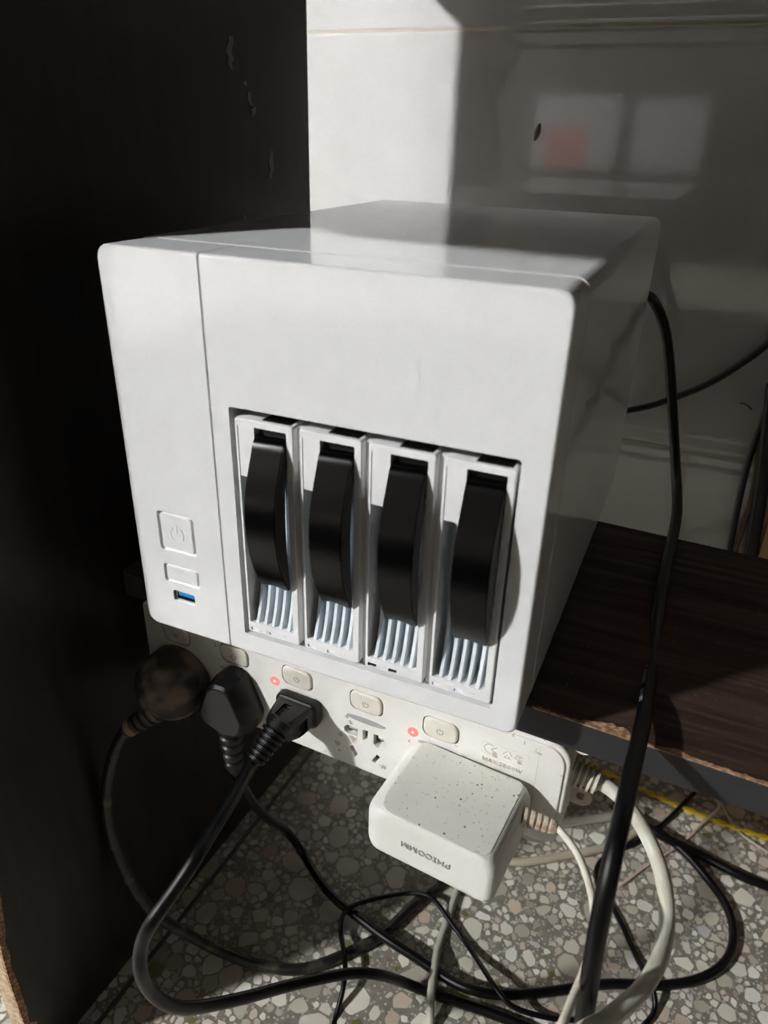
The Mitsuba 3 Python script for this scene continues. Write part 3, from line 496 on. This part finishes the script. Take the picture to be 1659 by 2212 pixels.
fr += ex_y(LineString([(0.0213 + 0.0010 * math.cos(t), 0.0168 + 0.0010 * math.sin(t)) for t in np.linspace(0, 6.3, 14)]).buffer(0.00022), 0.0002, 0.001)
S_frame = shape(fr, "m_tray", 30)
S_back = shape(bx(0.0012, 0.0267, 0.0160, 0.0172, 0.0202, 0.1279), "m_vent", False)
S_led = shape(bx(0, 0.0042, 0.0011, 0.0015, 0.01535, 0.01695), "m_led_hole", False)
S_led_dark = shape(bx(0, 0.0042, 0.0011, 0.0015, 0.01535, 0.01695), "m_black", False)
S_latch = shape(rb(0.0130, 0.0275, 0.0029, 0.0115, 0.1290, 0.1312, 0.0004), "m_black", 30)
ribc = [(0.0010, 0.0198), (0.0028, 0.0245), (0.0046, 0.0295), (0.0064, 0.036), (0.0079, 0.044), (0.0089, 0.053), (0.0095, 0.064), (0.0098, 0.080), (0.0098, 0.118)]
S_rib = shape(ex_x(np.array(ribc + [(0.0165, 0.118), (0.0165, 0.0198)]), -0.00078, 0.00078), "m_vent", 40)
S_hinge = shape(rb(0.0104, 0.0264, 0.0042, 0.0150, 0.1090, 0.1276, 0.0005), "m_black", 30)
# handle: a bow from the hinge at the top to a free tip below, hollowed behind, with a finger notch in its lower edge
oy = [(0.0052, 0.1238), (0.0030, 0.1242), (0.0008, 0.1238), (-0.0016, 0.1216), (-0.0034, 0.1175), (-0.0072, 0.1085), (-0.0104, 0.0990), (-0.0117, 0.0890), (-0.0116, 0.0790), (-0.0100, 0.0685), (-0.0074, 0.0595), (-0.0044, 0.0525), (-0.0012, 0.0468)]
iy = [(0.0004, 0.0470), (-0.0006, 0.0560), (-0.0016, 0.070), (-0.0020, 0.084), (-0.0012, 0.100), (0.0012, 0.114), (0.0052, 0.1195)]
ho = spline(oy[2:], 0.003); prof_h = np.vstack([np.array(oy[:2]), ho, np.array(iy)])
hx0, hx1 = 0.0103, 0.0263
core = ex_x(prof_h, hx0 + 0.0005, hx1 - 0.0005)
pin = np.array(Polygon(prof_h).buffer(-0.0005).exterior.coords)[:-1]
hd_ = core + ex_x(pin, hx0, hx1)
# soft long edges: hull-free chamfer by stacking a slightly smaller outline outside the core
hd_ -= m3.Manifold.cylinder(0.05, 0.0125, 0.0125, 40).rotate([90, 0, 0]).translate([(hx0 + hx1) / 2 - 0.0005, 0.03, 0.0357])
S_handle = shape(hd_, "m_handle", 32)
TL = ["leftmost white drive tray with black handle, nearest the power button",
      "second white drive tray from the left with black bow handle",
      "third white drive tray from the left, dark indicator slots at its foot",
      "rightmost white drive tray with black handle, against the bezel's right edge"]
for i in range(4):
    t = thing("drive_tray", TL[i], "drive tray", "drive trays in the enclosure"); to = T().translate([TX + PITCH * i, 0, 0])
    def put(key, s, m=to): scene[name(key)] = {**s, "to_world": m}
    put(t + "__frame", S_frame); put(t + "__back_panel", S_back); put(t + "__latch", S_latch)
    labels[t + "__latch"] = {"label": "black release latch"}
    put(t + "__handle", S_handle); labels[t + "__handle"] = {"label": "glossy black bow handle"}
    put(t + "__handle__hinge", S_hinge)
    for xx in (0.0052, 0.0097, 0.0142, 0.0187, 0.0232): put(t + "__vent_slat", S_rib, T().translate([TX + PITCH * i + xx, 0, 0]))
    for xx in (0.0017, 0.0125): put(t + "__indicator", S_led_dark if i == 2 else S_led, T().translate([TX + PITCH * i + xx, 0, 0]))

# ---------------------------------------------------------------- power strip, in the desk's directions
SX0, SX1, SZ0, SZ1, SY = -0.0460, 0.2335, -0.0960, -0.0240, 0.0385
strip = thing("power_strip", "off-white power strip hung under the shelf edge, with five switches", "power strip")
RAD = (0.006, 0.010, 0.0125, 0.006)
OX = [-0.0180, 0.0270, 0.0722, 0.1180, 0.1635]
BZ = -0.0412
base = slab(rrect(SX0, SX1, SZ0, SZ1, RAD), SY + 0.0012, SY + 0.036, 0.0015, 0.003, 4)
plate = slab(rrect(SX0 + 0.0026, SX1 - 0.0026, SZ0 + 0.0026, SZ1 - 0.0026, tuple(r - 0.0015 for r in RAD)), SY, SY + 0.006, 0.0007, 0, 3)
holes = m3.Manifold()
for x in OX: holes += ex_y(rrect(x - 0.0107, x + 0.0107, BZ - 0.0074, BZ + 0.0074, 0.0050), SY - 0.01, SY + 0.004)
def quad(pts): return ex_y(np.array(pts), SY - 0.01, SY + 0.0065)
X4 = 0.1177
slots = quad([(X4 - 0.0018, -0.0622), (X4 + 0.0017, -0.0617), (X4 + 0.0015, -0.0692), (X4 - 0.0016, -0.0701)])
slots += ex_y(Polygon([(X4 + 0.0053, -0.0622), (X4 + 0.0084, -0.0621), (X4 + 0.0088, -0.0640), (X4 + 0.0116, -0.0634), (X4 + 0.0135, -0.0668), (X4 + 0.0130, -0.0690), (X4 + 0.0055, -0.0703)]), SY - 0.01, SY + 0.0065)
slots += ex_y(shapely.union_all([Point(X4 - 0.0105, -0.0660).buffer(0.0034), sbox(X4 - 0.0105, -0.0689, X4 - 0.0050, -0.0632)]), SY - 0.01, SY + 0.0065)
slots += quad([(X4 - 0.0105, -0.0784), (X4 - 0.0079, -0.0774), (X4 - 0.0046, -0.0831), (X4 - 0.0067, -0.0858)])
slots += quad([(X4 + 0.0080, -0.0771), (X4 + 0.0102, -0.0782), (X4 + 0.0067, -0.0848), (X4 + 0.0045, -0.0836)])
plate -= holes + slots
base -= holes + slots
part(strip, "body", base, "m_strip", 30, desk=True)
part(strip, "front_plate", plate, "m_strip", 30, desk=True)
part(strip, "socket_shutter", ex_y(shapely.union_all([sbox(X4 - 0.015, -0.0710, X4 + 0.0142, -0.0610), sbox(X4 - 0.0115, -0.0862, X4 + 0.0110, -0.0765)]), SY + 0.0040, SY + 0.0064), "m_slot", False, desk=True, label="dark shutters inside the empty socket")
for sx, sz, r in ((X4 - 0.0092, -0.0655, 0.0026), (X4 + 0.0105, -0.0660, 0.0020)):
    part(strip, "contact", rb(sx - r, sx + r, SY + 0.0018, SY + 0.0045, sz - 0.0012, sz + 0.0022, 0.0005), "m_grey", 30, desk=True)
for i, x in enumerate(OX):
    part(strip, "switch_well", ex_y(rrect(x - 0.0106, x + 0.0106, BZ - 0.0073, BZ + 0.0073, 0.0050), SY + 0.0034, SY + 0.0039), "m_groove", False, desk=True)
    on = i in (2, 4)
    sw = slab(rrect(x - 0.0101, x + 0.0101, BZ - 0.0068, BZ + 0.0068, 0.0045), -0.0010, 0.0035, 0.0013, 0, 4)
    sw = sw.translate([0, 0, -BZ]).rotate([5, 0, 0]).translate([0, SY, BZ])
    b = part(strip, "switch", sw, "m_button", 35, desk=True)
    part(b, "power_symbol", ex_y(power_glyph(x, -0.0006, 0.00175, 0.00055), -0.0011, 0.001).rotate([5, 0, 0]).translate([0, SY, BZ]), "m_symbol", False, desk=True)
    th = np.linspace(0, 2 * math.pi, 41)[:-1]
    el = np.column_stack([x + 0.0128 * np.cos(th), -0.0546 + 0.0019 * np.sin(th)])
    part(strip, "grey_inlay", slab(el, SY - 0.0005, SY + 0.001, 0.0003, 0, 2), "m_grey", 30, desk=True, label="grey oval inlay over a socket")
    if on:
        lx, lz = x - 0.0160, -0.0495
        e = lambda r, v: {"emitter": {"type": "area", "radiance": {"type": "rgb", "value": v}}}
        def disc(r, y): return ex_y(np.column_stack([lx + r * np.cos(th), lz + r * np.sin(th)]), SY - y, SY + 0.0004)
        l = name(strip + "__indicator_lamp"); scene[l] = shape(disc(0.0031, 0.0004), "m_red_lens", False, True, **e(0, [1.9, 0.62, 0.58])); labels[l] = {"label": "glowing red indicator lamp"}
        scene[name(l + "__bulb")] = shape(disc(0.0008, 0.0007), "m_red_lens", False, True, **e(0, [5.0, 2.6, 1.2]))
# embossed maker's panel and rating by the right end
lx0, lx1, lz0, lz1 = 0.1868, 0.2128, -0.0462, -0.0372
out = Polygon(rrect(lx0, lx1, lz0, lz1, 0.0022)); ring = out.difference(out.buffer(-0.00035))
part(strip, "logo_outline", ex_y(ring, SY - 0.00022, SY + 0.001), "m_strip", False, desk=True)
cx, cz = 0.1915, -0.0416
g = stroke([[(cx + 0.0030 * math.cos(t), cz + 0.0030 * math.sin(t)) for t in np.linspace(1.0, 5.0, 16)], [(cx + 0.0036, cz + 0.0020), (cx + 0.0008, cz), (cx + 0.0036, cz - 0.0024)]], 0.0005)
ox, oz = 0.1985, -0.0418
def at(ls, dx): return [[(ox + dx + x * 0.0048 + 0.0006 * y, oz + (y - 0.5) * 0.0052) for x, y in l] for l in ls]
gong = [[(0.38, 1), (0.02, 0.52)], [(0.58, 1), (1.0, 0.52)], [(0.48, 0.52), (0.2, 0.06), (0.86, 0.12)], [(0.68, 0.36), (0.92, 0.0)]]
niu = [[(0.28, 0.98), (0.08, 0.6)], [(0.22, 0.78), (0.88, 0.78)], [(0.0, 0.45), (1.0, 0.45)], [(0.52, 1.0), (0.52, 0.0)]]
g2 = shapely.union_all([g, stroke(at(gong, 0), 0.00042), stroke(at(niu, 0.0062), 0.00042)])
part(strip, "logo", ex_y(g2, SY - 0.00022, SY + 0.001), "m_emboss", False, desk=True)
tx = text_front("MAX:2500W", 0.0023, 0.0006, condense=1.15); tx.apply_translation([0.1990, SY + 0.0001, -0.0495])
part(strip, "rating_text", tx, "m_emboss", False, desk=True)
part(strip, "plate_joint", bx(0.2172, 0.21735, SY - 0.0001, SY + 0.001, SZ0 + 0.004, SZ1 - 0.004), "m_groove", False, desk=True)
# cord gland, ears and the strip's own cord
gl = []
for k in range(5):
    t0 = k / 5; gl += [(t0, 0.0056), (t0 + 0.02, 0.0086 - 0.0004 * k), (t0 + 0.115, 0.0086 - 0.0004 * k), (t0 + 0.135, 0.0054)]
part(strip, "cord_gland", lathe(gl + [(1.0, 0.0050)], (SX1 - 0.001, 0.057, -0.0540), (0.2475, 0.057, -0.0562), 26), "m_cream", 30, desk=True, label="ribbed white cord gland")
ear = ex_y(shapely.union_all([Point(0.2385, -0.0805).buffer(0.0066), sbox(0.226, -0.0871, 0.2385, -0.0739)]).difference(Point(0.2388, -0.0803).buffer(0.0027)), 0.0665, 0.0700)
part(strip, "mounting_ear", ear, "m_tab", 30, desk=True, label="pinkish mounting ear with a screw hole")
ear2 = ex_y(shapely.union_all([Point(0.2150, -0.1180).buffer(0.0115), sbox(0.2035, -0.1180, 0.2265, -0.094)]), 0.0660, 0.0690)
part(strip, "mounting_ear", ear2, "m_tab", 30, desk=True)
part(strip, "cord", tube(CABLE["strip_cord"], 0.00385, 16), "m_strip_cord", True, label="thick white supply cord")

# ---------------------------------------------------------------- plugs with their cords
p1 = thing("round_plug", "large round black plug, dusty, in the strip's leftmost socket", "plug")
part(p1, "plug_body", lathe([(0, 0.0218), (0.02, 0.0230), (0.30, 0.0235), (0.52, 0.0228), (0.66, 0.0207), (0.78, 0.0172), (0.88, 0.0130), (0.97, 0.0075), (1.0, 0.001)], (-0.0168, SY - 0.0004, -0.0720), (-0.0150, 0.0040, -0.0725), 44, flat=0.97, up=(0, 0, 1)), "m_dusty_plug", 40, desk=True)
bp = []
for k in range(6):
    t0 = 0.12 + k * 0.14; r = 0.0088 - 0.0005 * k; bp += [(t0, r - 0.0012), (t0 + 0.02, r), (t0 + 0.09, r - 0.0001), (t0 + 0.11, r - 0.0013)]
part(p1, "strain_relief", lathe([(0, 0.0095), (0.1, 0.0085)] + bp + [(0.98, 0.0042), (1.0, 0.0040)], (-0.0060, 0.0190, -0.0730), (-0.0305, 0.0005, -0.0938), 26), "m_dusty_plug", 30, desk=True)
part(p1, "end_collar", lathe([(0, 0.0046), (0.1, 0.0058), (0.8, 0.0058), (1, 0.0046)], (-0.0280, 0.0025, -0.0917), (-0.0318, -0.0004, -0.0949), 22), "m_brown_ring", 30, desk=True, label="brown dusty collar at the end of the boot")
part(p1, "cord", tube(CABLE["plug1_cord"], 0.0041, 14), "m_dusty_cable", True)

p2 = thing("angled_plug", "black plug with a textured face, between the round plug and the glossy plug", "plug")
o2 = np.array([(0.0175, -0.0555), (0.0225, -0.0505), (0.0265, -0.0490), (0.0325, -0.0490), (0.0365, -0.0510), (0.0395, -0.0570), (0.0465, -0.0750), (0.0468, -0.0780), (0.0440, -0.0870), (0.0410, -0.0905), (0.0300, -0.0940), (0.0140, -0.0890), (0.0095, -0.0850), (0.0085, -0.0790)])
c2 = o2.mean(0)
back = np.column_stack([o2[:, 0], np.full(len(o2), SY - 0.0003), o2[:, 1]])
midr = c2 + (o2 - c2) * 1.02; fr2 = c2 + (o2 - c2) * 0.90 + [-0.0015, -0.001]; fr3 = c2 + (o2 - c2) * 0.80 + [-0.0015, -0.001]
pb = hull(np.vstack([back, np.column_stack([midr[:, 0], np.full(len(o2), 0.031), midr[:, 1]]), np.column_stack([fr2[:, 0], np.full(len(o2), 0.0215), fr2[:, 1]]), np.column_stack([fr3[:, 0], np.full(len(o2), 0.0200), fr3[:, 1]])]))
part(p2, "plug_body", pb, "m_rubber", 25, desk=True)
grip = Polygon(c2 + (o2 - c2) * 0.76 + [-0.0015, -0.001])
ribs = shapely.union_all([grip.intersection(affinity.rotate(sbox(-0.02, z, 0.07, z + 0.00055), -17, origin=(0.027, -0.072))) for z in np.arange(-0.105, -0.035, 0.0011)])
part(p2, "textured_face", ex_y(ribs, 0.01965, 0.0203), "m_plug_grey", False, desk=True, label="finely ribbed grey-black gripping face")
bp2 = []
for k in range(5):
    t0 = k * 0.19; r = 0.0082 - 0.0006 * k; bp2 += [(t0, r - 0.0012), (t0 + 0.03, r), (t0 + 0.12, r), (t0 + 0.15, r - 0.0013)]
part(p2, "strain_relief", lathe(bp2 + [(1.0, 0.0038)], (0.0262, 0.0295, -0.0890), (0.0253, 0.0306, -0.1312), 24), "m_dusty_cable", 30, desk=True)
part(p2, "cord", tube(CABLE["plug2_cord"], 0.0036, 14), "m_cable_black", True)

p3 = thing("flat_plug", "glossy black plug with a ribbed boot, in the middle socket below a red lamp", "plug")
part(p3, "flange", slab(rrect(0.0603, 0.0893, -0.0700, -0.0515, 0.0050), 0.0310, SY - 0.0003, 0.0026, 0.0015, 4), "m_rubber", 30, desk=True)
bodypts = []
for (y, cxx, czz, hw, hh, r) in ((0.0320, 0.0748, -0.0606, 0.0125, 0.0078, 0.003), (0.0200, 0.0750, -0.0600, 0.0108, 0.0070, 0.003), (0.0130, 0.0752, -0.0585, 0.0085, 0.0066, 0.003)):
    o = rrect(cxx - hw, cxx + hw, czz - hh, czz + hh, r); bodypts.append(np.column_stack([o[:, 0], np.full(len(o), y), o[:, 1]]))
pb3 = hull(np.vstack(bodypts)) - rb(0.0700, 0.0755, 0.0160, 0.0275, -0.0545, -0.0500, 0.0008) - rb(0.055, 0.0664, 0.014, 0.026, -0.066, -0.0555, 0.0015) - rb(0.0832, 0.095, 0.014, 0.026, -0.066, -0.0555, 0.0015)
part(p3, "plug_body", pb3, "m_rubber", 25, desk=True)
part(p3, "ridge", slab(rrect(0.0640, 0.0858, -0.0678, -0.0534, 0.0040), 0.0290, 0.0325, 0.0012, 0, 3), "m_rubber", 30, desk=True)
bp3 = [(0.0, 0.0066), (0.03, 0.0090), (0.16, 0.0094), (0.24, 0.0078)]
for k in range(6):
    t0 = 0.27 + k * 0.12; r = 0.0086 - 0.00045 * k; bp3 += [(t0, r - 0.0014), (t0 + 0.015, r), (t0 + 0.075, r), (t0 + 0.09, r - 0.0014)]
part(p3, "strain_relief", lathe(bp3 + [(1.0, 0.0040)], (0.0768, 0.0160, -0.0530), (0.0704, -0.0060, -0.0690), 28, flat=0.85, up=(0, 0.5, 1)), "m_rubber", 30, desk=True)
part(p3, "cord", tube(CABLE["plug3_cord"], 0.0037, 16), "m_cable_black", True)

# ---------------------------------------------------------------- the white adapter
ad = thing("wall_adapter", "off-white square adapter dotted with dirt, in the strip's rightmost socket", "adapter")
AX0, AX1, AY0, AY1, AZ0, AZ1 = 0.1468, 0.2186, -0.0160, SY - 0.0004, -0.0812, -0.0520
def foot(inset, rl, rr): return np.array(Polygon(rrect(AX0 + inset[0], AX1 - inset[1], AY0 + inset[2], AY1 - 0.0004, (rl, rr, 0.004, 0.004), 7)).exterior.coords)[:-1]
L_ = []
for (z, il, ir, iF, rl, rr) in ((AZ0, 0.0030, 0.0030, 0.0012, 0.008, 0.005), (AZ0 + 0.0012, 0.0010, 0.0010, 0.0002, 0.009, 0.005), (AZ0 + 0.004, 0.0, 0.0, 0.0, 0.010, 0.0045),
                                (AZ1 - 0.0085, 0.0, 0.0, 0.0, 0.010, 0.0045), (AZ1 - 0.0050, 0.0012, 0.0008, 0.0, 0.010, 0.0045), (AZ1 - 0.0020, 0.0042, 0.0026, 0.0004, 0.009, 0.0045), (AZ1 - 0.0006, 0.0068, 0.0044, 0.0010, 0.008, 0.005), (AZ1 - 0.0003, 0.0080, 0.0055, 0.0014, 0.008, 0.006)):
    o = foot((il, ir, iF), rl, rr); L_.append(np.column_stack([o, np.full(len(o), z)]))
AP = (AX0, AY1, 0)
def turn(m):
    if isinstance(m, m3.Manifold): return m.translate([-AP[0], -AP[1], 0]).rotate([0, 0, -3]).translate([AP[0], AP[1], 0])
    m = m.copy(); m.apply_transform(trimesh.transformations.rotation_matrix(math.radians(-3), [0, 0, 1], [AP[0], AP[1], 0])); return m
am = turn(hull(np.vstack(L_)))
part(ad, "housing", am, "m_adapter", 28, desk=True)
o = foot((0.0072, 0.0050, 0.0014), 0.0085, 0.006)
tp = hull(np.vstack([np.column_stack([o, np.full(len(o), AZ1 - 0.0012)]), np.column_stack([o * 1.0, np.full(len(o), AZ1 - 0.00015)]), np.column_stack([foot((0.0082, 0.0054, 0.0020), 0.0085, 0.006), np.full(len(o), AZ1)])]))
part(ad, "top_cover", turn(tp), "m_adapter_top", 28, desk=True, label="dull top cover speckled with dirt")
tx = text_front("PHICOMM", 0.0032, 0.0004, flip=True, bold=False, condense=1.22)
tx.apply_translation([0.1830, AY0 - 0.00012, -0.0668])
part(ad, "lettering", turn(tx), "m_letter", False, desk=True, label="grey lettering PHICOMM, upside down")
bo = [(0, 0.0050), (0.10, 0.0049)]
for k in range(4):
    t0 = 0.16 + 0.2 * k; bo += [(t0, 0.0030), (t0 + 0.03, 0.0030), (t0 + 0.05, 0.0046 - 0.00025 * k), (t0 + 0.16, 0.0045 - 0.00025 * k)]
part(ad, "strain_relief", lathe(bo + [(1, 0.0030)], (AX1 - 0.0018, 0.0210, -0.0606), (0.2335, 0.0238, -0.0628), 20), "m_cream_dirty", 30, desk=True, label="grimy ribbed strain relief")
part(ad, "cord", tube(CABLE["adapter_cord"], np.linspace(0.0018, 0.0018, len(spline(CABLE["adapter_cord"]))), 12), "m_cream", True, label="thin cream cord")

# ---------------------------------------------------------------- loose cables
def cable(base, label, pts, r, m, cat="cable", seg=12):
    k = name(base); scene[k] = shape(tube(pts, r, seg), m, True); labels[k] = {"label": label, "category": cat}; return k
nc = thing("power_cable", "thick black power cable hanging from the enclosure's back over the shelf edge", "cable")
part(nc, "sheath", tube(CABLE["nas_cable"], 0.0038, 18), "m_cable_black", True)
part(nc, "connector", rb(0.1905, 0.2065, D + 0.0195, D + 0.034, 0.1385, 0.1540, 0.003), "m_rubber", 30)
path = spline(CABLE["nas_cable"], 0.0005)
def print_on(pts, i0, s, h, off_dir, length):
    """Lettering laid along the cable's surface, reading upwards."""
    t = meshkit.text_mesh(s, h, 0.0001); v = t.vertices.copy(); b = t.bounds
    sc = length / (b[1, 0] - b[0, 0]); idx = i0 - (v[:, 0] - b[0, 0]) * sc / 0.0005
    k = np.clip(idx.astype(int), 1, len(pts) - 2); c = pts[k] + (pts[k + 1] - pts[k]) * (idx - k)[:, None]
    d = pts[k + 1] - pts[k - 1]; d /= np.linalg.norm(d, axis=1, keepdims=True)
    n0 = np.asarray(off_dir, float) - d * (d @ np.asarray(off_dir, float))[:, None]; n0 /= np.linalg.norm(n0, axis=1, keepdims=True)
    side = np.cross(n0, d)
    a = (v[:, 1] - h / 2) / 0.0038
    t.vertices = c + (0.00382 + v[:, 2:3]) * (n0 * np.cos(a)[:, None] + side * np.sin(a)[:, None]); return t
i_near = int(np.argmin(np.abs(path[:, 1] - 0.0465) + (np.abs(path[:, 0] - 0.262) > 0.02) * 9))
part(nc, "print", print_on(path, i_near, "TICACE", 0.0020, (-0.55, -0.62, 0.55), 0.0145), "m_print", False, label="small pale print along the cable")
part(nc, "print", print_on(path, i_near - 44, "H05VV-F", 0.0020, (-0.55, -0.62, 0.55), 0.020), "m_print", False)
cable("thin_wire", "thin black wire looping over the thicker cords below the adapter", CABLE["thin_wire"], 0.0019, "m_cable_black", "wire")
cable("thin_wire", "thin black wire curling on the floor behind the hanging power cable", CABLE["thin_wire_right"], 0.0021, "m_cable_black", "wire")
cable("floor_cable", "black cable running off along the floor under the shelf's right side", CABLE["black_right"], 0.0042, "m_cable_black")
cable("floor_cable", "worn whitish cable on the floor below the adapter, running towards the viewer", CABLE["white_floor_cable"], 0.0031, "m_beige_grey")
cable("floor_cable", "dull beige cable on the floor just behind the adapter", CABLE["beige_band_a"], 0.0036, "m_beige")
cable("floor_cable", "pale greyish cable on the floor beyond the beige one", CABLE["beige_band_b"], 0.0042, "m_beige_grey")
cable("thin_wire", "thin pinkish-white wire crossing the floor under the white cord", CABLE["pink_wire"], 0.0014, "m_pink_wire", "wire", 10)
cable("thin_wire", "thin grey-brown wire on the floor crossing the yellow pair", CABLE["gray_wire"], 0.0014, "m_beige_grey", "wire", 10)
tw = thing("twisted_wire", "yellow twisted pair of wires lying on the floor along the wall", "wire")
yc = spline(CABLE["yellow_pair"], 0.0015); d = np.gradient(yc, axis=0); d /= np.linalg.norm(d, axis=1, keepdims=True); sidev = np.cross(d, [0, 0, 1.0]); s_ = np.arange(len(yc)) * 0.0015 * 2 * math.pi / 0.026
for q in (0, math.pi):
    part(tw, "strand", tube(yc + 0.0015 * (np.cos(s_ + q)[:, None] * sidev + np.sin(s_ + q)[:, None] * np.array([0, 0, 1.0])), 0.00145, 10, smooth_path=False), "m_yellow", True)
cable("wall_cable", "dark cable sagging along the tiled wall behind the enclosure", CABLE["wall_cable"], 0.0026, "m_rubber")
cable("wall_cable", "thick black cable hanging down the wall behind the shelf's right end", CABLE["wall_thick"], 0.0055, "m_rubber")
cable("wall_cable", "thin dark cable hanging down the wall left of the thick black one", CABLE["wall_thin"], 0.0022, "m_rubber")
cable("wall_cable", "brown cable on the wall between the thin and thick black ones", CABLE["wall_brown"], 0.0022, "m_wall_brown")
k = name("wooden_board"); scene[k] = shape(rb(0.3335, 0.62, 0.372, 0.3935, FLOOR + 0.0002, 0.004, 0.001).rotate([0, 0, 0]), "m_board", 30); labels[k] = {"label": "orange-brown board leaning on the wall behind the hanging cables", "category": "board"}
k = name("cocoon"); scene[k] = shape(lathe([(0, 0.0003), (0.25, 0.0016), (0.55, 0.0021), (0.8, 0.0014), (1, 0.0003)], (0.0985, 0.3930, 0.2560), (0.0958, 0.3930, 0.2435), 12, flat=0.8, up=(0, 1, 0)), "m_cocoon", 40); labels[k] = {"label": "small dark cocoon stuck on the wall tile above the enclosure", "category": "cocoon"}
k = name("scuff_mark"); scene[k] = shape(tube([(0.2905, 0.3948, 0.0545), (0.2950, 0.3946, 0.0545), (0.2985, 0.3946, 0.0525), (0.3005, 0.3948, 0.0505)], 0.0007, 8), "m_cocoon", True); labels[k] = {"label": "short dark scuff on the wall tile at the right, above the cables", "category": "scuff"}

# ---------------------------------------------------------------- what the glossy wall mirrors: the room behind the camera
bn = thing("low_bench", "low dark bench by the far wall behind the camera", "bench")
part(bn, "seat", rb(-1.05, 0.45, -3.60, -3.17, 0.085, 0.115, 0.004), "m_bench", 30)
for x in (-1.02, 0.38):
    for y in (-3.58, -3.23): part(bn, "leg", bx(x, x + 0.04, y, y + 0.04, FLOOR, 0.0851), "m_bench", False)
k = thing("storage_box", "white storage box with a pink label on the bench behind the camera", "box")
part(k, "carton", rb(-0.77, -0.34, -3.55, -3.20, 0.1151, 0.45, 0.004), "m_box", 30)
part(k, "pink_label", bx(-0.70, -0.49, -3.2002, -3.1990, 0.122, 0.30), "m_pink", False)
k = thing("storage_box", "plain white storage box on the bench behind the camera", "box")
part(k, "carton", rb(-0.27, 0.07, -3.55, -3.20, 0.1151, 0.44, 0.004), "m_box", 30)
k = name("floor_mat"); scene[k] = shape(rb(-1.30, 1.10, -2.10, -0.46, FLOOR, FLOOR + 0.008, 0.003), "m_mat", 30); labels[k] = {"label": "dark mat on the floor in front of the desk, behind the camera", "category": "mat"}
